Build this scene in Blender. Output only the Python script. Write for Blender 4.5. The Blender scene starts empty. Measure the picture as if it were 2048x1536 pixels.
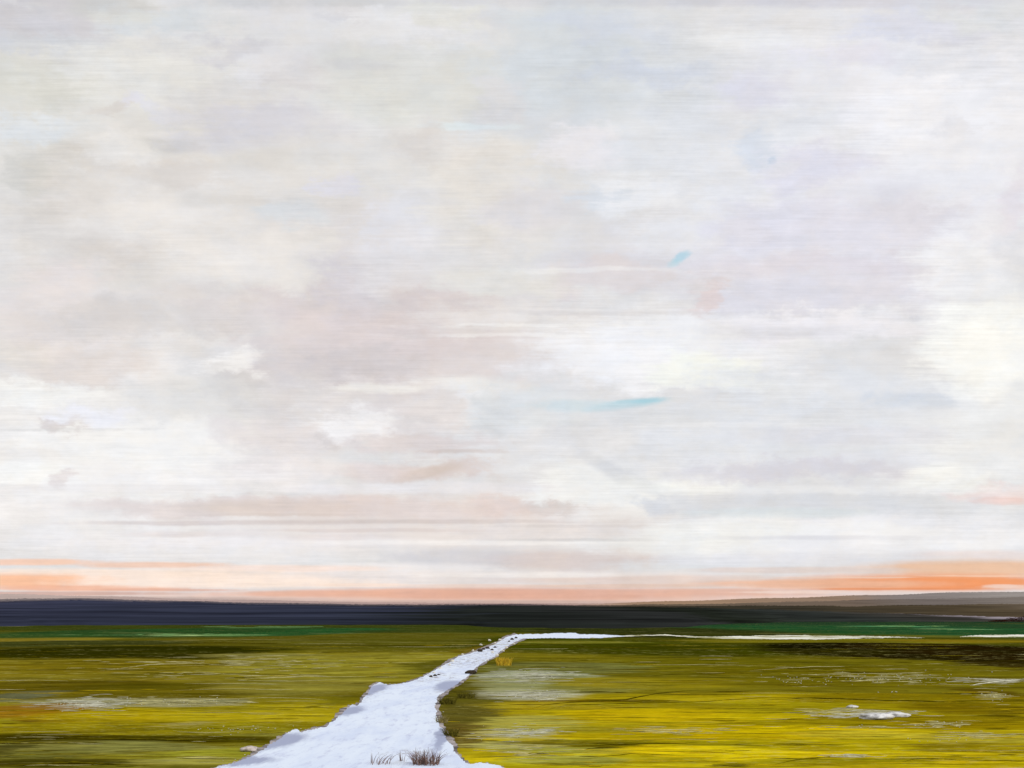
import bpy, bmesh, math, random
from mathutils import Vector, noise as mnoise

random.seed(7)
scene = bpy.context.scene
COL = scene.collection

# ------------------------------------------------------------------ survey of the place
F, CX, HY, CAM_H = 2000.0, 1024.0, 1236.0, 3.0     # focal length in px of the 2048 px picture, horizon row, eye height (m)


def lin(c):
    return tuple(((v / 255.0) / 12.92 if v / 255.0 <= 0.04045 else ((v / 255.0 + 0.055) / 1.055) ** 2.4) for v in c)


def at(px, py):
    """a point of the level ground seen at this place of the photograph"""
    y = CAM_H * F / (py - HY)
    return Vector(((px - CX) / F * y, y, 0.0))


def link(o, parent=None):
    COL.objects.link(o)
    if parent:
        o.parent = parent
    return o


def tag(o, label=None, cat=None, group=None, kind=None):
    for k, v in (("label", label), ("category", cat), ("group", group), ("kind", kind)):
        if v:
            o[k] = v
    return o


def mesh_obj(name, bm, mat, parent=None, smooth=True):
    me = bpy.data.meshes.new(name)
    bm.to_mesh(me)
    bm.free()
    for p in me.polygons:
        p.use_smooth = smooth
    if mat:
        me.materials.append(mat)
    return link(bpy.data.objects.new(name, me), parent)


# ------------------------------------------------------------------ node helpers
class NT:
    def __init__(self, tree):
        self.t, self.n, self.l = tree, tree.nodes, tree.links

    def put(self, sock, v):
        if isinstance(v, bpy.types.NodeSocket):
            self.l.new(v, sock)
        elif v is not None:
            sock.default_value = v

    def math(self, op, a, b=None, c=None, clamp=False):
        n = self.n.new("ShaderNodeMath")
        n.operation, n.use_clamp = op, clamp
        for i, v in enumerate((a, b, c)):
            if v is not None:
                self.put(n.inputs[i], v)
        return n.outputs[0]

    def vmath(self, op, a, b=None, c=None):
        n = self.n.new("ShaderNodeVectorMath")
        n.operation = op
        for i, v in enumerate((a, b, c)):
            if v is not None:
                self.put(n.inputs[i], v)
        return n.outputs[0]

    def xyz(self, x, y, z=0.0):
        n = self.n.new("ShaderNodeCombineXYZ")
        for i, v in enumerate((x, y, z)):
            self.put(n.inputs[i], v)
        return n.outputs[0]

    def sep(self, v):
        n = self.n.new("ShaderNodeSeparateXYZ")
        self.put(n.inputs[0], v)
        return n.outputs

    def noise(self, vec, scale=1.0, detail=4.0, rough=0.6, colour=False, dim="3D"):
        n = self.n.new("ShaderNodeTexNoise")
        n.noise_dimensions = dim
        self.put(n.inputs["Vector"], vec)
        n.inputs["Scale"].default_value = scale
        n.inputs["Detail"].default_value = detail
        n.inputs["Roughness"].default_value = rough
        return n.outputs["Color" if colour else "Fac"]

    def remap(self, v, a, b, c=0.0, d=1.0, smooth=True):
        n = self.n.new("ShaderNodeMapRange")
        n.interpolation_type = "SMOOTHSTEP" if smooth else "LINEAR"
        for i, x in enumerate((v, a, b, c, d)):
            self.put(n.inputs[i], x)
        return n.outputs[0]

    def mix(self, fac, a, b, op="MIX"):
        n = self.n.new("ShaderNodeMixRGB")
        n.blend_type = op
        self.put(n.inputs[0], fac)
        for i, v in ((1, a), (2, b)):
            self.put(n.inputs[i], (*v, 1.0) if isinstance(v, tuple) and len(v) == 3 else v)
        return n.outputs[0]

    def patch(self, vec, cx, cy, hw, hh, rot=0.0):
        """soft elliptical patch: 1 in the middle, 0 at its rim"""
        m = self.n.new("ShaderNodeMapping")
        m.vector_type = "TEXTURE"
        self.put(m.inputs["Vector"], vec)
        m.inputs["Location"].default_value = (cx, cy, 0)
        m.inputs["Rotation"].default_value = (0, 0, rot)
        m.inputs["Scale"].default_value = (hw, hh, 1)
        g = self.n.new("ShaderNodeTexGradient")
        g.gradient_type = "SPHERICAL"
        self.l.new(m.outputs[0], g.inputs[0])
        return g.outputs["Fac"]


# ------------------------------------------------------------------ camera
cam = bpy.data.cameras.new("camera")
cam_o = link(bpy.data.objects.new("camera", cam))
cam.sensor_width, cam.lens = 36.0, 36.0 * F / 2048.0
cam.shift_y = (HY - 768.0) / 2048.0
cam.clip_start, cam.clip_end = 0.1, 30000
cam_o.location = (0, 0, CAM_H)
cam_o.rotation_euler = (math.radians(90), 0, 0)
scene.camera = cam_o

# ------------------------------------------------------------------ sky: overcast cloud sheets over a Nishita sky
SUN_EL, SUN_ROT = math.radians(42), math.radians(125)
w = bpy.data.worlds.new("World")
scene.world = w
w.use_nodes = True
t = NT(w.node_tree)
t.n.clear()
sky = t.n.new("ShaderNodeTexSky")
sky.sky_type = "NISHITA"
sky.sun_disc = False
sky.sun_elevation, sky.sun_rotation = SUN_EL, SUN_ROT

tc = t.n.new("ShaderNodeTexCoord")
dx, dy, dz = t.sep(tc.outputs["Generated"])
rad = t.math("SQRT", t.math("MULTIPLY_ADD", dy, dy, t.math("MULTIPLY", dz, dz)))
U = t.math("DIVIDE", dx, t.math("MAXIMUM", rad, 0.001))       # along the cloud rolls, which lie west to east
V = t.math("ARCTAN2", dz, dy)                                 # height of the roll above the horizon
P = t.xyz(U, V)


def roll(px, py):
    z = (HY - py) / F
    return (px - CX) / F / math.sqrt(1 + z * z), math.atan(z), 1 + z * z


STREAK_F = t.noise(t.vmath("MULTIPLY", P, (14.0, 360.0, 1.0)), 1.0, 4.0, 0.7)     # finest wisps
STREAK_M = t.noise(t.vmath("MULTIPLY", P, (7.0, 64.0, 1.0)), 1.0, 5.0, 0.65)
PUFF = t.noise(t.vmath("MULTIPLY", P, (10.0, 16.0, 1.0)), 1.0, 5.0, 0.58, colour=True)
CURD = t.noise(t.vmath("MULTIPLY", P, (24.0, 42.0, 1.0)), 1.0, 6.0, 0.68, colour=True)
px_, py_, pz_ = t.sep(PUFF)
cx_, cy_, cz_ = t.sep(CURD)
# wandering outlines
wx = t.math("MULTIPLY", t.math("SUBTRACT", px_, 0.5), 0.12)
wx = t.math("MULTIPLY_ADD", t.math("SUBTRACT", cz_, 0.5), 0.08, wx)
wx = t.math("MULTIPLY_ADD", t.math("SUBTRACT", STREAK_M, 0.5), 0.055, wx)
wx = t.math("MULTIPLY_ADD", t.math("SUBTRACT", STREAK_F, 0.5), 0.03, wx)
hi = t.remap(V, 0.02, 0.2, 0.12, 1.0)
wy = t.math("MULTIPLY", t.math("SUBTRACT", py_, 0.5), 0.05)
wy = t.math("MULTIPLY", t.math("MULTIPLY_ADD", t.math("SUBTRACT", cy_, 0.5), 0.05, wy), hi)
Q = t.vmath("ADD", P, t.xyz(wx, wy))
QR = t.vmath("ADD", P, t.xyz(t.math("MULTIPLY", t.math("SUBTRACT", cy_, 0.5), 0.02), t.math("MULTIPLY", t.math("SUBTRACT", cx_, 0.5), 0.006)))
QT = t.vmath("ADD", P, t.xyz(wx, t.math("MULTIPLY", wy, 0.16)))      # thin wisps run straighter
BR = t.math("ADD", t.math("MULTIPLY", STREAK_M, 0.8), t.math("ADD", t.math("MULTIPLY", STREAK_F, 0.5), 0.36))   # thinning of a sheet along its wisps

# cloud sheets: centre, half width, half height (in photograph px), colour, cover, tilt
SHEETS = [
    # broad tones
    (150, 250, 560, 260, (223, 222, 216), .9), (380, 430, 620, 270, (229, 225, 221), .9),
    (900, 330, 420, 300, (226, 224, 221), .8), (1190, 180, 380, 260, (217, 221, 225), .9),
    (1780, 300, 560, 360, (235, 235, 240), .95), (1620, 500, 560, 160, (227, 225, 233), .8),
    (1350, 330, 300, 160, (230, 232, 236), .7),
    (180, 930, 560, 190, (246, 244, 242), .95), (820, 690, 480, 180, (224, 214, 212), .9),
    (1320, 690, 460, 100, (245, 245, 247), .9), (1985, 740, 190, 190, (246, 245, 241), .9),
    (1600, 860, 480, 150, (228, 230, 234), .9), (560, 830, 300, 160, (230, 226, 225), .8),
    (1950, 900, 220, 160, (241, 240, 237), .8), (1700, 1070, 560, 80, (242, 241, 243), .9),
    (380, 1085, 600, 60, (241, 238, 238), .9), (900, 1040, 560, 90, (234, 224, 219), .85),
    (1050, 880, 260, 120, (229, 228, 229), .8),
    (120, 700, 260, 110, (232, 227, 223), .8), (700, 480, 200, 120, (226, 221, 220), .7), (560, 260, 160, 70, (219, 217, 218), .7), (760, 200, 140, 60, (226, 226, 222), .7),
    (300, 540, 180, 50, (221, 217, 213), .7), (420, 600, 200, 40, (226, 219, 216), .7), (80, 540, 110, 40, (222, 217, 213), .7), (330, 690, 90, 60, (234, 230, 227), .8),
    (700, 560, 130, 36, (219, 213, 212), .7), (620, 480, 90, 40, (230, 227, 222), .7), (250, 340, 90, 36, (220, 215, 211), .7), (150, 420, 100, 40, (229, 224, 220), .7),
    (530, 790, 100, 70, (220, 214, 213), .7), (980, 480, 120, 60, (231, 228, 226), .7), (1080, 240, 100, 50, (222, 223, 226), .7), (1450, 400, 130, 50, (234, 235, 239), .7),
    (1820, 560, 150, 50, (224, 221, 227), .7), (1760, 350, 110, 60, (231, 230, 236), .7), (1850, 640, 110, 40, (238, 236, 238), .7), (1500, 640, 120, 40, (237, 236, 240), .7),
    (1440, 930, 170, 26, (233, 233, 235), .8), (1760, 920, 160, 26, (226, 226, 231), .7), (1150, 890, 130, 34, (234, 234, 236), .7), (700, 1000, 120, 14, (232, 220, 216), .7),
    (1140, 985, 110, 66, (243, 243, 240), 1.0), (1235, 1000, 150, 52, (242, 242, 240), 1.0), (1130, 950, 70, 34, (244, 244, 241), 1.0, .2), (1370, 968, 150, 26, (247, 246, 238), 1.0),
    (1960, 670, 120, 70, (253, 252, 245), 1.0), (1985, 740, 100, 60, (253, 252, 246), 1.0), (1395, 736, 110, 46, (251, 251, 240), 1.0), (1860, 952, 100, 32, (249, 247, 240), 1.0, .25), (1690, 1060, 200, 24, (246, 245, 244), .9),
    (90, 780, 220, 40, (249, 248, 246), .9), (150, 640, 260, 70, (233, 227, 225), .7), (300, 740, 130, 46, (241, 237, 234), .8), (720, 860, 130, 36, (244, 238, 237), .8), (560, 940, 160, 40, (238, 231, 229), .8),
    (300, 190, 110, 50, (221, 216, 208), .8), (130, 330, 120, 60, (217, 212, 205), .8), (380, 350, 130, 50, (221, 214, 207), .8), (210, 500, 150, 46, (219, 213, 208), .8), (600, 610, 150, 46, (217, 208, 208), .8),
    (880, 620, 170, 50, (218, 208, 207), .8), (450, 640, 120, 40, (221, 213, 210), .8), (1000, 730, 150, 40, (224, 216, 214), .7), (560, 150, 130, 50, (216, 213, 214), .8),
    # top rim
    (60, 20, 330, 60, (205, 203, 208), .9), (50, 72, 210, 34, (206, 210, 218), .8), (210, 14, 150, 30, (207, 207, 201), .8),
    (600, 6, 330, 20, (205, 206, 208), .9), (1250, 2, 500, 18, (206, 206, 212), .9), (1750, 4, 420, 20, (209, 208, 217), .9),
    (330, 45, 190, 40, (213, 218, 221), .8), (450, 98, 110, 28, (209, 207, 213), .7), (290, 95, 70, 20, (210, 208, 210), .7),
    (770, 60, 150, 46, (233, 233, 235), .8), (880, 26, 100, 26, (227, 227, 219), .7), (950, 38, 100, 20, (211, 211, 213), .7),
    (250, 35, 110, 18, (226, 225, 217), .7), (620, 45, 160, 36, (226, 225, 228), .7),
    # upper left
    (60, 155, 170, 80, (215, 215, 207), .8), (40, 250, 150, 36, (225, 231, 237), .9), (250, 160, 190, 120, (233, 232, 228), .8),
    (272, 207, 60, 36, (224, 224, 238), .8), (345, 225, 50, 30, (224, 224, 234), .7), (218, 233, 70, 22, (214, 207, 201), .7),
    (320, 291, 100, 22, (202, 200, 195), .8), (440, 205, 120, 90, (221, 217, 214), .7), (500, 245, 190, 60, (215, 214, 222), .8),
    (430, 290, 150, 26, (213, 212, 219), .7), (65, 345, 55, 75, (211, 210, 205), .7), (100, 455, 120, 60, (217, 213, 209), .8),
    (230, 300, 120, 40, (236, 233, 229), .7), (560, 320, 190, 30, (218, 215, 210), .7), (575, 420, 90, 40, (219, 224, 228), .7),
    (680, 372, 44, 26, (222, 222, 237), .7), (470, 520, 230, 90, (237, 233, 229), .8), (690, 570, 90, 90, (213, 208, 214), .7),
    (130, 565, 110, 50, (232, 223, 221), .7), (300, 440, 260, 80, (235, 231, 227), .7), (420, 400, 130, 20, (219, 216, 212), .6),
    (200, 380, 150, 60, (223, 219, 215), .6), (520, 130, 120, 40, (230, 229, 231), .7), (660, 50, 60, 20, (212, 211, 214), .6),
    # upper middle
    (840, 170, 260, 110, (220, 220, 214), .8), (1120, 120, 240, 170, (214, 219, 222), .8), (1290, 142, 160, 36, (207, 213, 226), .8),
    (1230, 60, 170, 34, (213, 218, 228), .8), (925, 252, 130, 12, (226, 237, 241), .9), (870, 295, 130, 56, (217, 212, 208), .8),
    (985, 350, 170, 100, (233, 228, 221), .8), (1165, 305, 120, 56, (238, 235, 238), .9), (1260, 385, 120, 50, (239, 240, 243), .8),
    (1190, 392, 66, 32, (216, 223, 232), .8), (1060, 430, 150, 70, (223, 220, 223), .8), (820, 450, 130, 100, (229, 229, 235), .8),
    (905, 440, 80, 70, (231, 227, 221), .8), (1010, 190, 90, 60, (222, 219, 221), .6), (740, 130, 80, 16, (211, 210, 212), .6),
    (1200, 526, 210, 30, (217, 215, 220), .85), (1190, 562, 260, 34, (225, 216, 216), .85), (1120, 541, 420, 7, (241, 241, 241), .8),
    (800, 540, 160, 60, (227, 224, 226), .7), (1000, 570, 160, 50, (229, 228, 222), .7), (1340, 470, 120, 60, (236, 237, 240), .7),
    (1366, 514, 28, 13, (168, 212, 229), .95, .5), (1352, 527, 26, 10, (186, 221, 232), .9, .3),
    # upper right
    (1940, 25, 170, 36, (219, 222, 224), .8), (1800, 52, 150, 44, (218, 220, 233), .8), (1480, 78, 180, 30, (240, 241, 242), .8),
    (1490, 180, 110, 70, (221, 221, 234), .8), (1512, 290, 80, 50, (214, 222, 234), .8), (1546, 320, 14, 12, (184, 204, 222), .7, .3),
    (1900, 240, 260, 180, (243, 242, 244), .9), (1640, 330, 150, 56, (222, 221, 234), .8), (1925, 268, 50, 36, (226, 224, 226), .6),
    (1600, 240, 160, 60, (233, 235, 238), .7), (1560, 440, 230, 70, (224, 223, 234), .8), (1760, 455, 220, 60, (229, 226, 233), .8),
    (1850, 440, 100, 28, (221, 218, 224), .7), (2015, 420, 60, 110, (228, 222, 228), .8), (1660, 525, 330, 40, (226, 220, 226), .8),
    (1620, 590, 360, 50, (222, 220, 229), .8), (1940, 530, 150, 110, (245, 244, 244), .9), (1412, 585, 60, 60, (226, 210, 208), .8),
     (1740, 570, 160, 36, (230, 226, 231), .7),
    (1700, 120, 160, 40, (229, 227, 237), .7), (1880, 130, 120, 34, (226, 228, 234), .7), 
    # middle left
    (60, 690, 110, 46, (233, 226, 217), .8), (110, 640, 200, 90, (230, 223, 221), .8), (170, 725, 150, 46, (229, 220, 215), .8),
    (465, 722, 74, 44, (247, 245, 243), .9), (462, 782, 74, 44, (200, 194, 193), .85), (250, 640, 260, 44, (216, 212, 210), .7),
    (630, 720, 180, 64, (211, 205, 207), .8), (400, 810, 190, 90, (228, 227, 225), .8), (600, 690, 120, 30, (222, 215, 214), .6),
    (140, 841, 62, 16, (210, 199, 197), .85), (200, 828, 100, 28, (243, 244, 253), .9), (60, 775, 180, 46, (244, 244, 242), .9),
    (190, 858, 330, 5, (206, 205, 205), .7), (240, 890, 330, 66, (247, 246, 244), .9), (40, 945, 200, 30, (253, 253, 250), .95),
    (350, 950, 330, 32, (247, 245, 245), .8), (130, 955, 56, 14, (226, 216, 215), .8), (560, 870, 160, 60, (230, 223, 222), .8),
    (660, 870, 36, 30, (212, 206, 205), .7), (50, 905, 130, 16, (231, 228, 226), .7),
    (460, 1014, 470, 34, (222, 209, 206), .95), (560, 1015, 260, 20, (219, 205, 195), .8), (420, 1046, 480, 7, (207, 195, 194), .9),
    (40, 1020, 170, 60, (243, 240, 239), .85), (300, 976, 620, 13, (241, 238, 238), .9), (380, 1068, 220, 10, (228, 216, 214), .7),
    (500, 1085, 460, 16, (245, 241, 242), .8), (650, 1075, 170, 10, (227, 217, 216), .7),
    # middle
    (800, 660, 330, 80, (222, 211, 210), .85), (750, 720, 150, 46, (211, 204, 204), .8), (1000, 640, 260, 44, (233, 229, 225), .8),
    (1100, 650, 420, 5, (247, 245, 242), .9), (1120, 670, 460, 7, (248, 246, 244), .9), (1200, 625, 360, 8, (216, 212, 212), .7),
    (770, 776, 110, 14, (246, 244, 239), .9), (930, 770, 150, 26, (243, 242, 238), .9), (900, 805, 110, 46, (239, 238, 235), .85),
    (940, 800, 54, 26, (245, 244, 250), .9), (985, 818, 80, 44, (207, 204, 204), .85), (1030, 812, 190, 56, (225, 229, 232), .85),
    (730, 842, 120, 46, (249, 247, 247), .9), (850, 815, 100, 64, (226, 219, 218), .8), (850, 882, 190, 40, (223, 212, 210), .85),
    (930, 903, 120, 7, (202, 186, 178), .85), (1255, 730, 270, 70, (245, 246, 250), .9), (1390, 735, 130, 50, (248, 249, 240), .9),
    (1255, 808, 100, 14, (168, 211, 222), .95, .11), (1296, 801, 46, 8, (158, 208, 221), .8, .11), (1170, 813, 150, 16, (204, 222, 229), .8), (1330, 830, 180, 30, (223, 225, 227), .7),
    (885, 943, 130, 30, (219, 203, 197), .95), (850, 946, 90, 16, (208, 192, 180), .8, .2), (750, 946, 130, 28, (230, 215, 211), .85),
    (880, 977, 500, 16, (238, 235, 237), .9), (1190, 965, 170, 80, (242, 242, 240), .95), (1240, 946, 130, 22, (208, 210, 215), .8, -.45),
    (1360, 966, 190, 28, (243, 243, 238), .9), (1295, 1012, 80, 28, (205, 209, 218), .9), (1095, 1015, 76, 18, (202, 197, 194), .85),
    (850, 1018, 460, 32, (229, 214, 208), .9), (1000, 1014, 90, 30, (227, 209, 202), .8),
    (850, 1043, 430, 7, (205, 192, 187), .9), (760, 1061, 330, 6, (216, 203, 199), .85), (1120, 1052, 260, 5, (214, 207, 204), .8), (560, 1030, 200, 5, (212, 198, 190), .8), (1000, 1085, 560, 8, (249, 246, 243), .9),
    (1170, 1080, 260, 5, (196, 193, 193), .8), (1150, 1121, 270, 32, (217, 199, 192), .95), (920, 1115, 170, 26, (209, 206, 210), .85),
    (1360, 1092, 260, 38, (241, 241, 238), .9), (1390, 1130, 220, 20, (222, 226, 229), .8), (790, 1138, 280, 18, (246, 240, 238), .9),
    (1100, 1148, 300, 8, (240, 234, 230), .8),
    # middle right
    (1650, 650, 240, 40, (244, 241, 245), .85), (1560, 664, 190, 18, (220, 219, 223), .8), (1720, 800, 330, 90, (228, 230, 234), .8),
    (1830, 800, 110, 22, (209, 216, 226), .85), (1960, 690, 170, 130, (252, 251, 245), .9), (1500, 760, 160, 50, (229, 231, 234), .8),
    (1580, 946, 340, 32, (213, 209, 216), .9), (1870, 952, 130, 38, (245, 244, 239), .9), (1985, 985, 110, 28, (237, 217, 213), .9),
    (2005, 1001, 70, 12, (238, 200, 188), .7), (1650, 1006, 460, 32, (217, 219, 223), .9), (1560, 1026, 260, 16, (213, 222, 225), .8),
    (1650, 980, 560, 11, (240, 240, 240), .9), (1440, 1062, 240, 36, (244, 244, 240), .9), (1720, 1076, 460, 7, (214, 213, 219), .8),
    (1920, 1080, 260, 32, (246, 245, 245), .9), (1560, 1120, 360, 20, (228, 227, 231), .85), (1980, 1110, 210, 14, (238, 220, 213), .8),
    (1450, 850, 300, 8, (241, 241, 242), .7), (1700, 870, 300, 30, (224, 223, 229), .7),
]
# the dawn glow along the horizon
GLOW = [
    (1024, 1204, 1500, 34, (232, 196, 180), .85), (1024, 1160, 1300, 24, (236, 222, 216), .5),
    (60, 1124, 230, 9, (249, 208, 184), .9), (310, 1130, 190, 9, (244, 204, 180), .85), (560, 1137, 300, 10, (250, 228, 216), .85),
    (200, 1150, 560, 18, (254, 232, 215), .9), (40, 1162, 250, 20, (250, 194, 158), .95), (170, 1176, 310, 9, (243, 184, 154), .85),
    (460, 1164, 420, 17, (255, 235, 220), .95), (90, 1187, 360, 6, (204, 158, 142), .7), (330, 1180, 200, 4, (226, 176, 154), .7), (640, 1187, 240, 9, (236, 186, 163), .85),
    (860, 1187, 360, 16, (232, 180, 156), .9), (740, 1170, 160, 5, (250, 226, 210), .8), (980, 1172, 200, 6, (240, 214, 200), .8), (1120, 1188, 420, 18, (227, 176, 154), .9), (1300, 1160, 380, 14, (228, 208, 198), .8),
    (1060, 1150, 300, 8, (242, 236, 232), .8), (1240, 1172, 240, 6, (226, 192, 172), .7),
    (1980, 1137, 360, 24, (238, 194, 160), .9), (1880, 1165, 420, 24, (241, 164, 116), .95), (1850, 1168, 260, 16, (242, 150, 96), .85), (2000, 1163, 200, 10, (242, 156, 104), .8), (1640, 1168, 340, 14, (239, 186, 154), .85),
    (1430, 1184, 300, 11, (230, 184, 164), .85), (1620, 1184, 200, 4, (242, 216, 202), .8), (2030, 1173, 90, 6, (243, 214, 198), .8), (1700, 1155, 200, 2.5, (238, 206, 186), .7),
    (1600, 1140, 300, 9, (226, 210, 202), .8), (1800, 1178, 260, 3, (230, 146, 98), .7), (2000, 1152, 200, 2.5, (248, 206, 178), .7),
    (240, 1200, 560, 9, (184, 166, 160), .75), (900, 1206, 600, 8, (192, 166, 156), .7),
]
colr = t.mix(1.0, lin((227, 226, 226)), lin((227, 226, 226)))
count = 0
for group, coord in ((SHEETS, Q), (GLOW, QT)):
    for s in group:
        count += 1
        if count % 36 == 0:      # chain the sheets in batches (keeps the shader's working memory small)
            Q, QT, QR = (t.vmath("MULTIPLY_ADD", colr, (1e-7, 1e-7, 0.0), c_) for c_ in (Q, QT, QR))
        cx, cy, hw, hh, rgb, cover = s[:6]
        thin = group is GLOW or (hh <= 30 and hw / hh > 4.5)
        rot = s[6] if len(s) > 6 else 0.0
        u, v, k = roll(cx, cy)
        f = t.patch(QR if abs(rot) > 0.1 else (QT if thin else Q), u, v, hw / F / math.sqrt(k), hh / F / k, rot)
        f = t.math("MULTIPLY", f, BR)
        f = t.remap(f, 0.0, 0.62 if group is GLOW else (0.75 if hh < 12 else 0.66), 0.0, cover if group is GLOW else cover * (0.6 if hh < 12 else (0.72 if hh < 40 else 0.88)))
        colr = t.mix(f, colr, lin(rgb))
# curdled light and shade of the sheets and their finest wisps
scuff = t.math("MULTIPLY", t.remap(py_, 0.38, 0.62, 0.35, 1.3), 0.20)            # wispier in places
val = t.math("MULTIPLY_ADD", t.math("SUBTRACT", STREAK_F, 0.5), scuff, 1.0)
val = t.math("MULTIPLY_ADD", t.math("SUBTRACT", STREAK_M, 0.5), 0.13, val)
grit = t.noise(t.vmath("MULTIPLY", P, (60.0, 150.0, 1.0)), 1.0, 4.0, 0.7)
val = t.math("MULTIPLY_ADD", t.math("SUBTRACT", grit, 0.5), t.math("MULTIPLY", scuff, 0.55), val)
val = t.math("MULTIPLY_ADD", t.math("SUBTRACT", cx_, 0.5), 0.25, val)
val = t.math("MULTIPLY_ADD", t.math("SUBTRACT", pz_, 0.5), 0.15, val)
tint = t.mix(t.remap(cz_, 0.38, 0.62), (1.012, 0.998, 0.985), (0.99, 0.998, 1.02))
colr = t.mix(1.0, colr, tint, "MULTIPLY")
cloud = t.vmath("SCALE", colr)
sc_node = cloud.node
t.put(sc_node.inputs["Scale"], t.math("MULTIPLY", val, 10.0))
cover_all = t.remap(V, -0.4, -0.05, 0.3, 0.985)
out_c = t.mix(cover_all, sky.outputs[0], cloud)
bg = t.n.new("ShaderNodeBackground")
bg.inputs["Strength"].default_value = 0.1
t.l.new(out_c, bg.inputs["Color"])
wo = t.n.new("ShaderNodeOutputWorld")
t.l.new(bg.outputs[0], wo.inputs["Surface"])

sun = bpy.data.lights.new("sun", "SUN")
sun.energy, sun.angle, sun.color = 1.0, math.radians(14), (1.0, 0.95, 0.88)
sun_o = link(bpy.data.objects.new("sun", sun))
sdir = Vector((math.cos(SUN_EL) * math.sin(SUN_ROT), math.cos(SUN_EL) * math.cos(SUN_ROT), math.sin(SUN_EL)))
sun_o.rotation_euler = (-sdir).to_track_quat("-Z", "Y").to_euler()


# ------------------------------------------------------------------ materials
def material(name):
    m = bpy.data.materials.new(name)
    m.use_nodes = True
    k = NT(m.node_tree)
    return m, k, k.n["Principled BSDF"]


def plain(name, rgb, var=0.25, scale=8.0, rough=0.9):
    m, k, b = material(name)
    tcx = k.n.new("ShaderNodeTexCoord").outputs["Object"]
    n = k.noise(tcx, scale, 5, 0.65)
    c = lin(rgb)
    a = tuple(x * (1 - var) for x in c)
    d = tuple(min(1, x * (1 + var)) for x in c)
    k.put(b.inputs["Base Color"], k.mix(k.remap(n, 0.35, 0.65), a, d))
    b.inputs["Roughness"].default_value = rough
    b.inputs["Specular IOR Level"].default_value = 0.0
    bump = k.n.new("ShaderNodeBump")
    bump.inputs["Strength"].default_value = 0.4
    k.put(bump.inputs["Height"], n)
    k.l.new(bump.outputs[0], b.inputs["Normal"])
    return m


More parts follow.
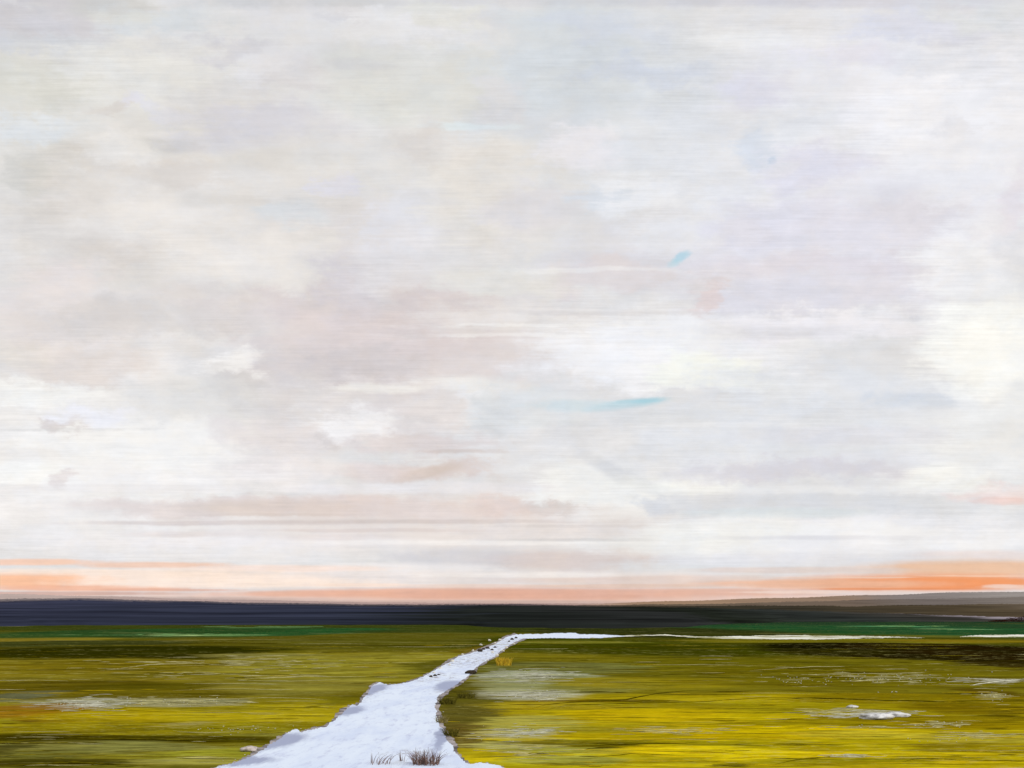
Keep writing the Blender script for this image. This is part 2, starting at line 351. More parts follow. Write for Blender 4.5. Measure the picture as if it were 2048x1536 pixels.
# --- the meadow: swathes of different grasses lying across the view
def meadow_material():
    m, k, b = material("meadow")
    pos = k.n.new("ShaderNodeNewGeometry").outputs["Position"]
    X, Y, _ = k.sep(pos)
    near = k.noise(k.vmath("MULTIPLY", pos, (0.5, 2.8, 1.0)), 1.0, 5, 0.72, colour=True)
    mid = k.noise(k.vmath("MULTIPLY", pos, (0.2, 0.7, 1.0)), 1.0, 5, 0.74, colour=True)
    far = k.noise(k.vmath("MULTIPLY", pos, (0.04, 0.085, 1.0)), 1.0, 5, 0.74, colour=True)
    S = k.mix(k.remap(Y, 28, 50), near, mid)
    S = k.mix(k.remap(Y, 75, 140), S, far)
    s1, s2, s3 = k.sep(S)
    fine = k.noise(k.vmath("MULTIPLY", pos, (0.8, 9.0, 1.0)), 1.0, 3, 0.7)
    broad = k.noise(k.vmath("MULTIPLY", pos, (0.05, 0.22, 1.0)), 1.0, 4, 0.6, colour=True)
    b1, b2, b3 = k.sep(broad)
    # wandering outlines, wider with distance as the swathes are
    d = k.math("MULTIPLY", Y, 0.10)
    ox = k.math("MULTIPLY", k.math("SUBTRACT", s1, 0.5), k.math("MULTIPLY", Y, 0.16))
    oy = k.math("MULTIPLY", k.math("SUBTRACT", b2, 0.5), d)
    Qg = k.vmath("MULTIPLY", k.vmath("ADD", pos, k.xyz(ox, oy)), (1.0, 1.0, 0.0))
    BRg = k.math("MULTIPLY_ADD", s2, 1.5, 0.2)
    GROUND = [
        # broad bands
        (1024, 1262, 1600, 16, (48, 60, 16), .95),
        (500, 1290, 1200, 22, (84, 80, 16), .95), (1500, 1296, 1000, 28, (66, 68, 8), .95),
        (400, 1350, 1100, 44, (124, 114, 28), .95), (1500, 1352, 1000, 44, (108, 102, 16), .95),
        (350, 1440, 1000, 52, (150, 134, 18), .95), (1500, 1440, 1100, 60, (166, 145, 12), .95), (1500, 1520, 1000, 70, (194, 170, 14), .95),
        (250, 1515, 800, 50, (126, 122, 34), .9),
        # left
        (430, 1262, 420, 10, (32, 70, 32), .95), (650, 1262, 120, 9, (34, 78, 38), .9), (60, 1279, 200, 5, (128, 116, 34), .9), (130, 1287, 330, 8, (56, 62, 24), .9),
        (370, 1270, 90, 2.2, (150, 178, 118), .9), (470, 1270, 80, 1.6, (110, 150, 90), .8), (520, 1255, 120, 1.5, (84, 120, 70), .8),
        (800, 1284, 280, 20, (88, 86, 18), .9), (230, 1306, 420, 16, (40, 42, 0), .97), (420, 1312, 180, 8, (42, 42, 0), .9),
        (520, 1310, 150, 4, (136, 132, 66), .8), (560, 1328, 230, 20, (136, 130, 50), .8), (760, 1340, 300, 40, (140, 134, 42), .85),
        (200, 1335, 330, 18, (112, 100, 14), .8), (120, 1372, 260, 16, (84, 74, 6), .85), (330, 1372, 200, 10, (80, 74, 6), .8),
        (600, 1375, 200, 22, (134, 128, 50), .8), (240, 1390, 330, 14, (96, 86, 10), .8),
        (20, 1395, 90, 16, (96, 100, 74), .8), (160, 1408, 120, 15, (176, 178, 158), .85), (370, 1404, 150, 12, (158, 158, 128), .75), (250, 1402, 300, 10, (140, 138, 90), .7),
        (60, 1422, 150, 18, (150, 106, 14), .9), (130, 1438, 110, 14, (112, 82, 8), .8), (330, 1432, 300, 20, (172, 148, 8), .9), (560, 1428, 260, 26, (172, 152, 16), .9),
        (180, 1455, 380, 14, (140, 128, 14), .8), (380, 1448, 60, 7, (158, 150, 86), .7), (560, 1462, 180, 10, (160, 152, 50), .7), (480, 1455, 160, 14, (146, 132, 10), .8),
        (200, 1477, 460, 10, (64, 58, 0), .9), (60, 1472, 200, 8, (60, 54, 0), .85), (450, 1483, 160, 5, (84, 76, 0), .8),
        (160, 1496, 330, 16, (128, 128, 66), .85), (480, 1508, 190, 14, (164, 158, 36), .8), (60, 1510, 160, 12, (104, 104, 44), .8),
        (110, 1527, 260, 12, (66, 62, 10), .9), (380, 1524, 160, 10, (150, 146, 66), .8), (400, 1516, 60, 5, (186, 182, 120), .7), (300, 1534, 260, 6, (108, 104, 26), .7),
        (10, 1500, 60, 26, (70, 66, 20), .8),
        # beside the path
        (930, 1335, 150, 20, (84, 82, 16), .9), (930, 1395, 130, 40, (88, 84, 22), .97), (925, 1440, 105, 40, (90, 84, 30), .97), (915, 1475, 60, 34, (100, 86, 34), .95),
        (690, 1400, 60, 14, (110, 104, 16), .8), (960, 1300, 60, 10, (104, 88, 16), .8),
        # right
        (1780, 1250, 700, 7, (30, 66, 40), .97), (1780, 1258, 420, 11, (30, 76, 42), .97), (1560, 1262, 150, 8, (30, 74, 34), .85), (1790, 1253, 90, 1.6, (86, 150, 104), .9), (1900, 1258, 60, 1.3, (110, 160, 116), .8),
        (1300, 1262, 300, 10, (42, 48, 14), .9), (1100, 1290, 180, 22, (62, 68, 2), .9), (1350, 1302, 330, 20, (58, 62, 2), .9), (1140, 1284, 160, 4, (124, 124, 40), .7),
        (1700, 1282, 420, 6, (118, 112, 22), .9), (1950, 1282, 180, 4, (124, 108, 20), .85),
        (1820, 1303, 360, 21, (15, 13, 0), 1.0), (1960, 1312, 260, 28, (32, 22, 2), .98), (2040, 1332, 120, 14, (44, 34, 6), .9), (2040, 1400, 60, 30, (84, 66, 10), .7), (1720, 1304, 190, 12, (10, 11, 0), .95),
        (1480, 1330, 300, 16, (96, 92, 10), .8), (1120, 1338, 200, 16, (112, 116, 60), .8), (1060, 1352, 150, 12, (166, 174, 148), .85), (1060, 1388, 130, 16, (176, 178, 148), .85),
        (1130, 1370, 210, 22, (128, 130, 66), .7), (1020, 1372, 70, 26, (148, 152, 110), .6),
        (1300, 1366, 260, 14, (138, 126, 18), .8), (1650, 1344, 330, 12, (104, 96, 8), .8), (1750, 1366, 400, 12, (110, 102, 12), .8),
        (1180, 1404, 190, 6, (98, 80, 4), .9, .012), (1250, 1400, 120, 3, (84, 70, 0), .8, .02), (1360, 1384, 150, 8, (122, 114, 20), .8),
        (1130, 1412, 220, 10, (170, 148, 24), .85), (1500, 1408, 420, 8, (152, 136, 8), .8), (1850, 1400, 330, 14, (122, 108, 6), .85), (1960, 1420, 200, 14, (112, 96, 6), .85),
        (1340, 1432, 300, 16, (192, 164, 8), .9), (1650, 1424, 260, 12, (152, 136, 12), .8), (1560, 1436, 160, 10, (186, 162, 8), .8),
        (1060, 1450, 130, 22, (164, 154, 58), .85), (1030, 1468, 110, 12, (182, 178, 112), .8), (1030, 1490, 130, 12, (172, 174, 110), .7),
        (1280, 1470, 240, 16, (182, 156, 8), .85), (1340, 1462, 110, 8, (204, 184, 70), .7), (1560, 1466, 330, 18, (200, 172, 6), .9),
        (1180, 1484, 200, 7, (112, 106, 14), .85), (1230, 1492, 120, 7, (104, 96, 8), .85), (1150, 1502, 200, 10, (150, 146, 50), .8),
        (1900, 1452, 260, 12, (138, 120, 4), .85), (2020, 1437, 90, 8, (66, 54, 0), .85), (1720, 1470, 160, 10, (182, 166, 40), .6),
        (1500, 1502, 330, 22, (208, 182, 12), .95), (1250, 1520, 220, 12, (164, 148, 14), .8), (1750, 1490, 360, 14, (178, 158, 8), .85), (1960, 1478, 180, 12, (168, 152, 40), .7),
        (1640, 1522, 200, 10, (140, 132, 14), .8), (1120, 1528, 200, 10, (178, 166, 20), .8), (1900, 1520, 260, 18, (202, 176, 12), .9), (1460, 1530, 60, 6, (92, 88, 8), .8),
        (1760, 1520, 130, 8, (150, 138, 10), .7),
        (1880, 1312, 330, 18, (32, 26, 2), .95), (2000, 1318, 150, 20, (38, 28, 4), .95), (1640, 1302, 160, 8, (40, 38, 2), .8),
        (1850, 1440, 300, 10, (126, 112, 10), .8), (1960, 1495, 200, 10, (140, 124, 12), .75), (1130, 1522, 160, 12, (152, 148, 50), .8), (1180, 1460, 120, 10, (140, 132, 20), .7), (1400, 1486, 160, 6, (150, 136, 10), .7),
        (1620, 1448, 200, 7, (146, 128, 8), .75), (1350, 1410, 160, 6, (132, 120, 10), .75), (560, 1500, 90, 10, (146, 142, 40), .7), (640, 1450, 70, 10, (128, 118, 12), .75), (420, 1418, 160, 6, (120, 112, 20), .7),
    ]
    c = k.mix(0.0, lin((120, 112, 22)), lin((120, 112, 22)))
    for s in GROUND:
        cx, cy, hw, hh, rgb, cover = s[:6]
        y1 = CAM_H * F / max(cy - hh - HY, 7.0)
        y0 = CAM_H * F / (cy + hh - HY)
        yc = CAM_H * F / (cy - HY)
        yc = 0.5 * (y0 + y1) if hh > 12 else yc
        hy = max(yc - y0, 0.5 * (y1 - y0))
        f = k.patch(Qg, (cx - CX) / F * yc, yc, hw / F * yc, hy, s[6] if len(s) > 6 else 0.0)
        f = k.remap(k.math("MULTIPLY", f, BRg), 0.03, 0.34, 0.0, cover)
        if rgb[0] > 140 and rgb[2] < 60:
            m_ = 0.99 if 1000 < cx < 1700 and cy > 1415 else 0.95
            rgb = (rgb[0] * m_, rgb[1] * m_ * 1.04, rgb[2] * 1.25)
        c = k.mix(f, c, lin(rgb))
    c = k.mix(k.math("MULTIPLY", k.remap(Y, 430, 620), k.remap(X, 40, 160)), c, lin((28, 58, 38)))      # far pasture
    # blades in every swathe: darker and lighter, browner and yellower
    v = k.math("MULTIPLY_ADD", k.math("SUBTRACT", s3, 0.5), 2.3, 1.0)
    v = k.math("MULTIPLY_ADD", k.math("SUBTRACT", fine, 0.5), 0.8, v)
    v = k.math("MULTIPLY_ADD", k.math("SUBTRACT", b1, 0.5), 1.1, v)
    v = k.math("MAXIMUM", v, 0.25)
    sc = k.vmath("SCALE", c)
    k.put(sc.node.inputs["Scale"], v)
    c = k.mix(k.remap(s1, 0.42, 0.66, 0, 0.35), sc, lin((150, 120, 6)), "OVERLAY")
    # dry pale stalks
    grain_n = k.noise(k.vmath("MULTIPLY", pos, (2.6, 5.0, 1.0)), 1.0, 4, 0.75, colour=True)
    grain_f = k.noise(k.vmath("MULTIPLY", pos, (0.9, 1.1, 1.0)), 1.0, 4, 0.75, colour=True)
    g1, g2, g3 = k.sep(k.mix(k.remap(Y, 34, 60), grain_n, grain_f))
    c = k.vmath("SCALE", c)
    k.put(c.node.inputs["Scale"], k.math("MULTIPLY_ADD", k.math("SUBTRACT", g1, 0.5), 1.1, 1.0))
    c = k.mix(k.math("MULTIPLY", k.remap(g2, 0.54, 0.66), k.remap(b2, 0.42, 0.62, 0.0, 0.34)), c, lin((206, 200, 120)))
    pale = k.math("MULTIPLY", k.remap(s2, 0.585, 0.68), k.remap(b3, 0.44, 0.6))
    c = k.mix(k.math("MULTIPLY", pale, 0.45), c, lin((190, 184, 120)))
    k.put(b.inputs["Base Color"], c)
    b.inputs["Roughness"].default_value = 0.95
    b.inputs["Specular IOR Level"].default_value = 0.0
    bump = k.n.new("ShaderNodeBump")
    bump.inputs["Strength"].default_value = 0.35
    bump.inputs["Distance"].default_value = 0.12
    k.put(bump.inputs["Height"], k.math("ADD", s3, k.math("MULTIPLY", fine, 0.4)))
    k.l.new(bump.outputs[0], b.inputs["Normal"])
    return m


bm = bmesh.new()
vs = [bm.verts.new(p) for p in ((-4000, -60, 0), (4000, -60, 0), (4000, 6000, 0), (-4000, 6000, 0))]
bm.faces.new(vs)
ground = tag(mesh_obj("ground", bm, meadow_material()), kind="structure")


# --- the pale path
def path_material():
    m, k, b = material("pale_chalk")
    pos = k.n.new("ShaderNodeNewGeometry").outputs["Position"]
    n1 = k.noise(k.vmath("MULTIPLY", pos, (0.9, 0.22, 1.0)), 1.0, 6, 0.66)
    n2 = k.noise(k.vmath("MULTIPLY", pos, (4.0, 0.8, 1.0)), 1.0, 5, 0.72)
    c = k.mix(k.remap(n1, 0.30, 0.60), lin((212, 224, 248)), lin((227, 238, 254)))
    c = k.mix(k.remap(n2, 0.50, 0.70, 0, 0.6), c, lin((186, 192, 222)))
    fleck = k.noise(k.vmath("MULTIPLY", pos, (2.2, 1.1, 1.0)), 1.0, 5, 0.75)
    spots = [(860, 1354, 80, 12, .8), (920, 1322, 110, 14, 1.0), (985, 1300, 110, 14, 1.2), (1020, 1282, 80, 8, 1.2), (735, 1390, 30, 30, .5), (820, 1512, 90, 22, .35), (900, 1380, 60, 12, .3)]      # brown litter trodden in
    d1 = None
    for cx, cy, hw, hh, o_ in spots:
        p = at(cx, cy)
        f = k.math("MULTIPLY", k.patch(pos, p.x, p.y, hw / F * p.y, hh * p.y / (cy - HY)), o_ * 2.2, clamp=True)
        d1 = f if d1 is None else k.math("MAXIMUM", d1, f)
    c = k.mix(k.math("MULTIPLY", k.remap(fleck, 0.50, 0.60), k.math("MULTIPLY", d1, 0.75)), c, lin((128, 112, 100)))
    worn = [(480, 1524, 90, 14), (560, 1484, 60, 22), (746, 1380, 26, 16), (690, 1424, 40, 14), (885, 1470, 22, 40), (900, 1372, 40, 14)]       # grey worn margin
    q_ = k.vmath("ADD", pos, k.xyz(k.math("MULTIPLY", k.math("SUBTRACT", n1, 0.5), 1.2), k.math("MULTIPLY", k.math("SUBTRACT", n2, 0.5), 2.0)))
    for cx, cy, hw, hh in worn:
        p = at(cx, cy)
        f = k.remap(k.patch(q_, p.x, p.y, hw / F * p.y, hh * p.y / (cy - HY)), 0.0, 0.5, 0.0, 0.9)
        c = k.mix(f, c, lin((160, 168, 196)))
    k.put(b.inputs["Base Color"], c)
    b.inputs["Roughness"].default_value = 0.9
    b.inputs["Specular IOR Level"].default_value = 0.0
    bump = k.n.new("ShaderNodeBump")
    bump.inputs["Strength"].default_value = 0.3
    bump.inputs["Distance"].default_value = 0.05
    k.put(bump.inputs["Height"], k.math("ADD", n1, n2))
    k.l.new(bump.outputs[0], b.inputs["Normal"])
    return m


def ribbon(name, left, right, mat, z, jit=0.0, kind="structure", jy=0.0):
    """a strip of ground between two outlines, edges frayed, slightly raised in the middle"""
    def dense(pts, n):
        L = [0]
        for a, b_ in zip(pts, pts[1:]):
            L.append(L[-1] + math.dist(a, b_))
        out = []
        for i in range(n + 1):
            s = L[-1] * i / n
            j = max(q for q in range(len(L)) if L[q] <= s + 1e-9)
            j = min(j, len(pts) - 2)
            f = (s - L[j]) / max(L[j + 1] - L[j], 1e-9)
            out.append((pts[j][0] + (pts[j + 1][0] - pts[j][0]) * f, pts[j][1] + (pts[j + 1][1] - pts[j][1]) * f))
        return out
    n = 420
    A, B = dense(left, n), dense(right, n)
    bm = bmesh.new()
    prev = None
    for i, (a, b_) in enumerate(zip(A, B)):
        ya = jy * (mnoise.noise(Vector((i * 0.11, 7.7, 0))) + 0.8 * mnoise.noise(Vector((i * 0.6, 3.3, 0))))
        yb = jy * (mnoise.noise(Vector((i * 0.13, 1.1, 0))) + 0.8 * mnoise.noise(Vector((i * 0.5, 8.3, 0))))
        pa, pb = at(a[0], a[1] + ya), at(b_[0], b_[1] + yb)
        ja = mnoise.noise(Vector((i * 0.35, 1.7, 0))) + 0.6 * mnoise.noise(Vector((i * 1.1, 4.7, 0)))
        jb = mnoise.noise(Vector((i * 0.35, 9.1, 0))) + 0.6 * mnoise.noise(Vector((i * 1.1, 2.2, 0)))
        w_ = jit * pa.y / 1000.0
        pa.x += ja * w_
        pb.x += jb * w_
        row = []
        for f in (0, 0.04, 0.3, 0.7, 0.96, 1):
            p = pa.lerp(pb, f)
            p.z = 0.004 if f in (0, 1) else z
            row.append(bm.verts.new(p))
        if prev:
            for q in range(5):
                bm.faces.new((prev[q], prev[q + 1], row[q + 1], row[q]))
        prev = row
    bmesh.ops.recalc_face_normals(bm, faces=bm.faces)
    for f in bm.faces:
        if f.normal.z < 0:
            f.normal_flip()
    return tag(mesh_obj(name, bm, mat), kind=kind)


PATH_M = path_material()
L1 = [(380, 1556), (440, 1535), (484, 1524), (515, 1508), (545, 1488), (575, 1468), (592, 1461), (604, 1467), (655, 1453), (682, 1430), (704, 1410), (713, 1413), (732, 1394), (746, 1371), (758, 1365), (776, 1371),
      (802, 1369), (832, 1361), (862, 1346), (892, 1329), (916, 1314), (940, 1307), (962, 1300), (986, 1290), (1001, 1282), (1014, 1274), (1034, 1268)]
R1 = [(1060, 1560), (1002, 1536), (972, 1527), (940, 1530), (924, 1522), (905, 1500), (893, 1476), (880, 1455), (873, 1432), (871, 1412), (875, 1396), (890, 1383),
      (908, 1374), (930, 1358), (944, 1344), (951, 1335), (972, 1322), (992, 1312), (1004, 1300), (1018, 1291), (1034, 1283), (1046, 1277)]
def sheet(name, left, right, mat, z, jit):
    """a sheet of ground with frayed outline"""
    from mathutils.geometry import delaunay_2d_cdt
    ring = left + right[::-1]
    pts = []
    for i, a in enumerate(ring):
        b_ = ring[(i + 1) % len(ring)]
        d = math.dist(a, b_)
        n = max(1, int(d / 1.3))
        nx, ny = (b_[1] - a[1]) / max(d, 1e-6), -(b_[0] - a[0]) / max(d, 1e-6)
        for q in range(n):
            f = q / n
            px, py = a[0] + (b_[0] - a[0]) * f, a[1] + (b_[1] - a[1]) * f
            near = min(1.0, (py - HY) / 260)
            j = jit * (0.25 + near) * (mnoise.noise(Vector((px * 0.05, py * 0.09, 1.0 + z * 50))) + 0.7 * mnoise.noise(Vector((px * 0.2, py * 0.3, 5.0 + z * 50))) + 0.4 * mnoise.noise(Vector((px * 0.7, py * 0.9, 9.0))))
            p = at(px + nx * j, max(py + ny * j * 0.5, HY + 20))
            pts.append(Vector((p.x, p.y)))
    v2, _, faces, _, _, _ = delaunay_2d_cdt(pts, [(i, (i + 1) % len(pts)) for i in range(len(pts))], [], 1, 1e-4)
    bm = bmesh.new()
    vs_ = [bm.verts.new((p.x, p.y, z)) for p in v2]
    for f in faces:
        bm.faces.new([vs_[i] for i in f])
    bmesh.ops.recalc_face_normals(bm, faces=bm.faces)
    for f in bm.faces:
        if f.normal.z < 0:
            f.normal_flip()
    ext = bmesh.ops.extrude_edge_only(bm, edges=[e for e in bm.edges if e.is_boundary])
    for v in ext["geom"]:
        if isinstance(v, bmesh.types.BMVert):
            v.co.z = 0.002
    return tag(mesh_obj(name, bm, mat, smooth=False), kind="structure")


RIM_M = plain("path_verge", (146, 140, 140), 0.6, 1.1)
sheet("path_verge", [(x - 5 - (y > 1400) * 3, y - 1.6) for x, y in L1], [(x + 5 + (y > 1380) * 3, y + 0.6) for x, y in R1], RIM_M, 0.012, 7.0)
sheet("path", L1, R1, PATH_M, 0.024, 4.5)
def sand_material():
    m, k, b = material("pale_sand")
    pos = k.n.new("ShaderNodeNewGeometry").outputs["Position"]
    n1 = k.noise(k.vmath("MULTIPLY", pos, (0.12, 0.10, 1.0)), 1.0, 5, 0.7)
    c = k.mix(k.remap(n1, 0.40, 0.50), lin((120, 118, 62)), lin((212, 212, 190)))
    c = k.mix(k.remap(n1, 0.50, 0.58), c, lin((240, 240, 234)))
    k.put(b.inputs["Base Color"], c)
    b.inputs["Roughness"].default_value = 0.9
    b.inputs["Specular IOR Level"].default_value = 0.0
    return m


SAND_M = sand_material()
ribbon("path", [(1024, 1270.5), (1040, 1268.5), (1080, 1268), (1110, 1266), (1150, 1265.5), (1156, 1268), (1200, 1269), (1250, 1271.5)],
       [(1030, 1279), (1046, 1277.5), (1100, 1276), (1150, 1276.5), (1200, 1276), (1250, 1272.5)], PATH_M, 0.02, 0.0, jy=0.9)
ribbon("path", [(1180, 1269.5), (1240, 1271), (1300, 1269.8), (1330, 1269), (1380, 1272.2), (1420, 1273.4), (1480, 1272), (1560, 1270), (1640, 1270.5), (1700, 1272), (1780, 1273), (1850, 1275.2)],
       [(1180, 1277), (1240, 1273.5), (1300, 1271.5), (1330, 1271), (1380, 1274.5), (1420, 1277.6), (1480, 1277.6), (1560, 1278.5), (1640, 1279), (1700, 1277), (1780, 1275.6), (1850, 1275.8)], SAND_M, 0.016, 0.0, jy=0.8)
ribbon("path", [(1920, 1273), (1960, 1270), (2060, 1269)], [(1920, 1274), (1960, 1274), (2060, 1274)], SAND_M, 0.016, 0.0, jy=0.7)

# ------------------------------------------------------------------ hills along the horizon
def hill_material(name, stops, streak=0.5):
    """heather and wood in drifts; stops = (x in m, colour)"""
    m, k, b = material(name)
    pos = k.n.new("ShaderNodeNewGeometry").outputs["Position"]
    X, Y, Z = k.sep(pos)
    nn = k.noise(k.vmath("MULTIPLY", pos, (0.006, 0.006, 0.6)), 1.0, 5, 0.65, colour=True)
    n1, n2, n3 = k.sep(nn)
    xx = k.math("MULTIPLY_ADD", k.math("SUBTRACT", n1, 0.5), 260.0, X)
    c = k.mix(0.0, lin(stops[0][1]), lin(stops[0][1]))
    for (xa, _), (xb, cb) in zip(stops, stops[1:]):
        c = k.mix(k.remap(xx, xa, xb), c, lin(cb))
    sc = k.vmath("SCALE", c)
    k.put(sc.node.inputs["Scale"], k.math("MAXIMUM", k.math("MULTIPLY_ADD", k.math("SUBTRACT", n2, 0.5), 2.2 * streak, 1.0), 0.3))
    k.put(b.inputs["Base Color"], sc)
    b.inputs["Roughness"].default_value = 1.0
    b.inputs["Specular IOR Level"].default_value = 0.0
    return m


def ridge(name, dist, crest, mat, foot, fuzz, seed):
    """a long low hill: crest = [(px, py)] as seen, standing at this distance; foot = distance where its slope starts"""
    bm = bmesh.new()
    rows = []
    n = 1500
    x0, x1 = crest[0][0], crest[-1][0]

    def interp(tab, px):
        for (a, ya), (b_, yb) in zip(tab, tab[1:]):
            if a <= px <= b_:
                f = (px - a) / (b_ - a)
                f = f * f * (3 - 2 * f)
                return ya + (yb - ya) * f
        return tab[-1][1]
    for i in range(n + 1):
        px = x0 + (x1 - x0) * i / n
        h = (HY - interp(crest, px)) / F * dist + CAM_H
        fz = fuzz * dist / F * (mnoise.noise(Vector((px * 0.012, seed, 0))) * 1.0 + mnoise.noise(Vector((px * 0.11, seed, 3))) * 0.6 + mnoise.noise(Vector((px * 0.5, seed, 7))) * 0.8)
        h = max(h, 0.05)
        X = (px - CX) / F * dist
        ft = interp(foot, px)
        row = []
        for q, (f, hh) in enumerate(((0, -0.02), (0.25, 0.22), (0.6, 0.62), (0.88, 0.93), (1, 1.0), (1.35, 0.7), (1.9, -0.02))):
            yy = ft + (dist - ft) * f * (1 + (0.06 * mnoise.noise(Vector((px * 0.006, q * 3.1, seed))) if 0 < q < 4 else 0))
            yy += (ft * 0.05 * mnoise.noise(Vector((px * 0.03, 5.5, seed))) if q == 0 else 0)
            row.append(bm.verts.new((X * (yy / dist if yy < dist else 1.0), yy, (h * hh if hh > 0 else -0.3) + (fz if q == 4 else 0))))
        rows.append(row)
    for a, b_ in zip(rows, rows[1:]):
        for q in range(6):
            bm.faces.new((a[q], b_[q], b_[q + 1], a[q + 1]))
    bmesh.ops.recalc_face_normals(bm, faces=bm.faces)
    return tag(mesh_obj(name, bm, mat), kind="structure")


def xs(px, dist):
    return (px - CX) / F * dist


D4, D3, D2, D1 = 3400, 3000, 2300, 1200
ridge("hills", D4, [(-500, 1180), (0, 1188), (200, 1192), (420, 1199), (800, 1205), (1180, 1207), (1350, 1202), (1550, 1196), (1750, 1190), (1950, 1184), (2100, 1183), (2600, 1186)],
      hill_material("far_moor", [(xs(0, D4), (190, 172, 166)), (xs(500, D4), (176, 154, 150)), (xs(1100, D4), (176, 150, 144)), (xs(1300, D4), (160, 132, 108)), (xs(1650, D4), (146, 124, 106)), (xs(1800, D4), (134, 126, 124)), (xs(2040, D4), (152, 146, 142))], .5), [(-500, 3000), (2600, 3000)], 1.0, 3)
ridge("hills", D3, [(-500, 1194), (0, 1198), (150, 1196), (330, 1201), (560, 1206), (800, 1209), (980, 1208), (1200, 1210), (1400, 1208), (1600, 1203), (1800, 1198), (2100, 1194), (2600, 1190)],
      hill_material("middle_moor_haze", [(xs(0, D3), (132, 122, 122)), (xs(400, D3), (104, 96, 102)), (xs(1000, D3), (92, 82, 84)), (xs(1300, D3), (96, 84, 70)), (xs(1650, D3), (112, 98, 86)), (xs(1850, D3), (112, 104, 100)), (xs(2040, D3), (128, 120, 114))], .7), [(-500, 2600), (2600, 2600)], 1.2, 13)  # ridge layered in for its middle tone; hazy crest put into the colour
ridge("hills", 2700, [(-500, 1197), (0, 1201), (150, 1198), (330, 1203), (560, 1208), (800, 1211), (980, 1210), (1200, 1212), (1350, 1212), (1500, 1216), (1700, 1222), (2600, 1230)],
      hill_material("lower_moor_haze", [(xs(0, 2700), (96, 90, 96)), (xs(400, 2700), (76, 74, 86)), (xs(1000, 2700), (62, 60, 62)), (xs(1300, 2700), (70, 62, 52)), (xs(1650, 2700), (92, 82, 70))], .8), [(-500, 2300), (2600, 2300)], 1.4, 23)  # added ridge, the next darker step of the haze fade painted in colour
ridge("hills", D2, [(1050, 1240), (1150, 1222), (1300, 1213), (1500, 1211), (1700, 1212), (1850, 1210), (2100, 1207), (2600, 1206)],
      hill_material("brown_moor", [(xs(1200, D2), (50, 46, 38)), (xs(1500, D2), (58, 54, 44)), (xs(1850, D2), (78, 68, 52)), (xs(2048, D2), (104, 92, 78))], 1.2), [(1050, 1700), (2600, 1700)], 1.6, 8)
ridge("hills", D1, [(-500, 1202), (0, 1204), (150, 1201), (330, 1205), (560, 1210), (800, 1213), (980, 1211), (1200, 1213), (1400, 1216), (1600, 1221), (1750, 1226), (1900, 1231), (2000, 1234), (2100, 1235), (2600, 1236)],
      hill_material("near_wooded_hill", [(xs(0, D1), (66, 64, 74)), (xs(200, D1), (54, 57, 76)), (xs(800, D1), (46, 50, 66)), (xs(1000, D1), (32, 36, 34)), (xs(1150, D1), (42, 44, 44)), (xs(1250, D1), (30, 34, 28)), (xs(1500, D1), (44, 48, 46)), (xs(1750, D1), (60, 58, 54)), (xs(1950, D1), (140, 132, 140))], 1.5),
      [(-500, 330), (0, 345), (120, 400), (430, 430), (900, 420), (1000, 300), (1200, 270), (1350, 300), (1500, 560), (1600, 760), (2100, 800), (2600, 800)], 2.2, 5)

# ------------------------------------------------------------------ stones
STONE = {"pale": plain("pale_stone", (226, 222, 208), 0.2, 9.0), "grey": plain("grey_white_stone", (206, 206, 206), 0.4, 4.0), "dark": plain("dark_stone", (62, 54, 44), 0.4, 9.0),
         "pink": plain("pinkish_stone", (196, 186, 182), 0.25, 9.0)}


def stone_mesh(seed, sx, sy, sz, rough=0.35):
    bm = bmesh.new()
    bmesh.ops.create_icosphere(bm, subdivisions=3, radius=1.0)
    for v in bm.verts:
        d = v.co.normalized()
        r = 1 + rough * mnoise.noise(d * 1.3 + Vector((seed * 7.3, seed, 0))) + 0.45 * rough * mnoise.noise(d * 3.4 + Vector((seed, 0, seed * 3.1)))
        v.co = Vector((d.x * r * sx, d.y * r * sy, d.z * r * sz + sz * 0.55))
    return bm


def stone(name, px, py, w_px, h_px, mat, label, cat, group=None, seed=0, depth=0.8):
    p = at(px, py)
    k_ = p.y / F
    o = mesh_obj(name, stone_mesh(seed, w_px * 0.5 * k_, w_px * 0.5 * k_ * depth, h_px * 0.62 * k_), STONE[mat])
    o.location = p
    return tag(o, label, cat, group)


stone("boulder", 1750, 1437, 66, 11, "grey", "large greyish white boulder lying in the yellow grass on the right", "boulder", seed=2)
stone("boulder", 1788, 1432, 60, 8, "grey", "flatter greyish white boulder leaning on the right side of the large white boulder", "boulder", seed=5)
stone("boulder", 1704, 1416, 24, 6, "grey", "small white boulder up to the left of the large white boulder", "boulder", seed=9)
stone("flat_stone", 498, 1502, 34, 10, "pink", "flat pinkish grey stone in the grass beside the grey rim of the path", "stone", seed=4)
for i, (px, py, w_) in enumerate(((905, 1324, 8), (899, 1331, 6), (881, 1338, 7), (868, 1347, 6), (979, 1282, 6), (962, 1291, 6), (990, 1287, 5), (925, 1310, 5), (1000, 1281, 6), (946, 1302, 5))):
    stone("stone", px, py, w_, w_ * 0.62, "pale", "small cream stone along the upper left edge of the narrow path", "stone", "cream stones along the path", i + 11)
for i, (px, py, w_) in enumerate(((985, 1306, 6), (994, 1312, 7), (1006, 1303, 6), (1013, 1296, 6), (975, 1322, 5), (1028, 1289, 5))):
    stone("stone", px, py, w_, w_ * 0.6, "pale", "small cream stone along the lower right edge of the narrow path", "stone", "cream stones along the path", i + 31)
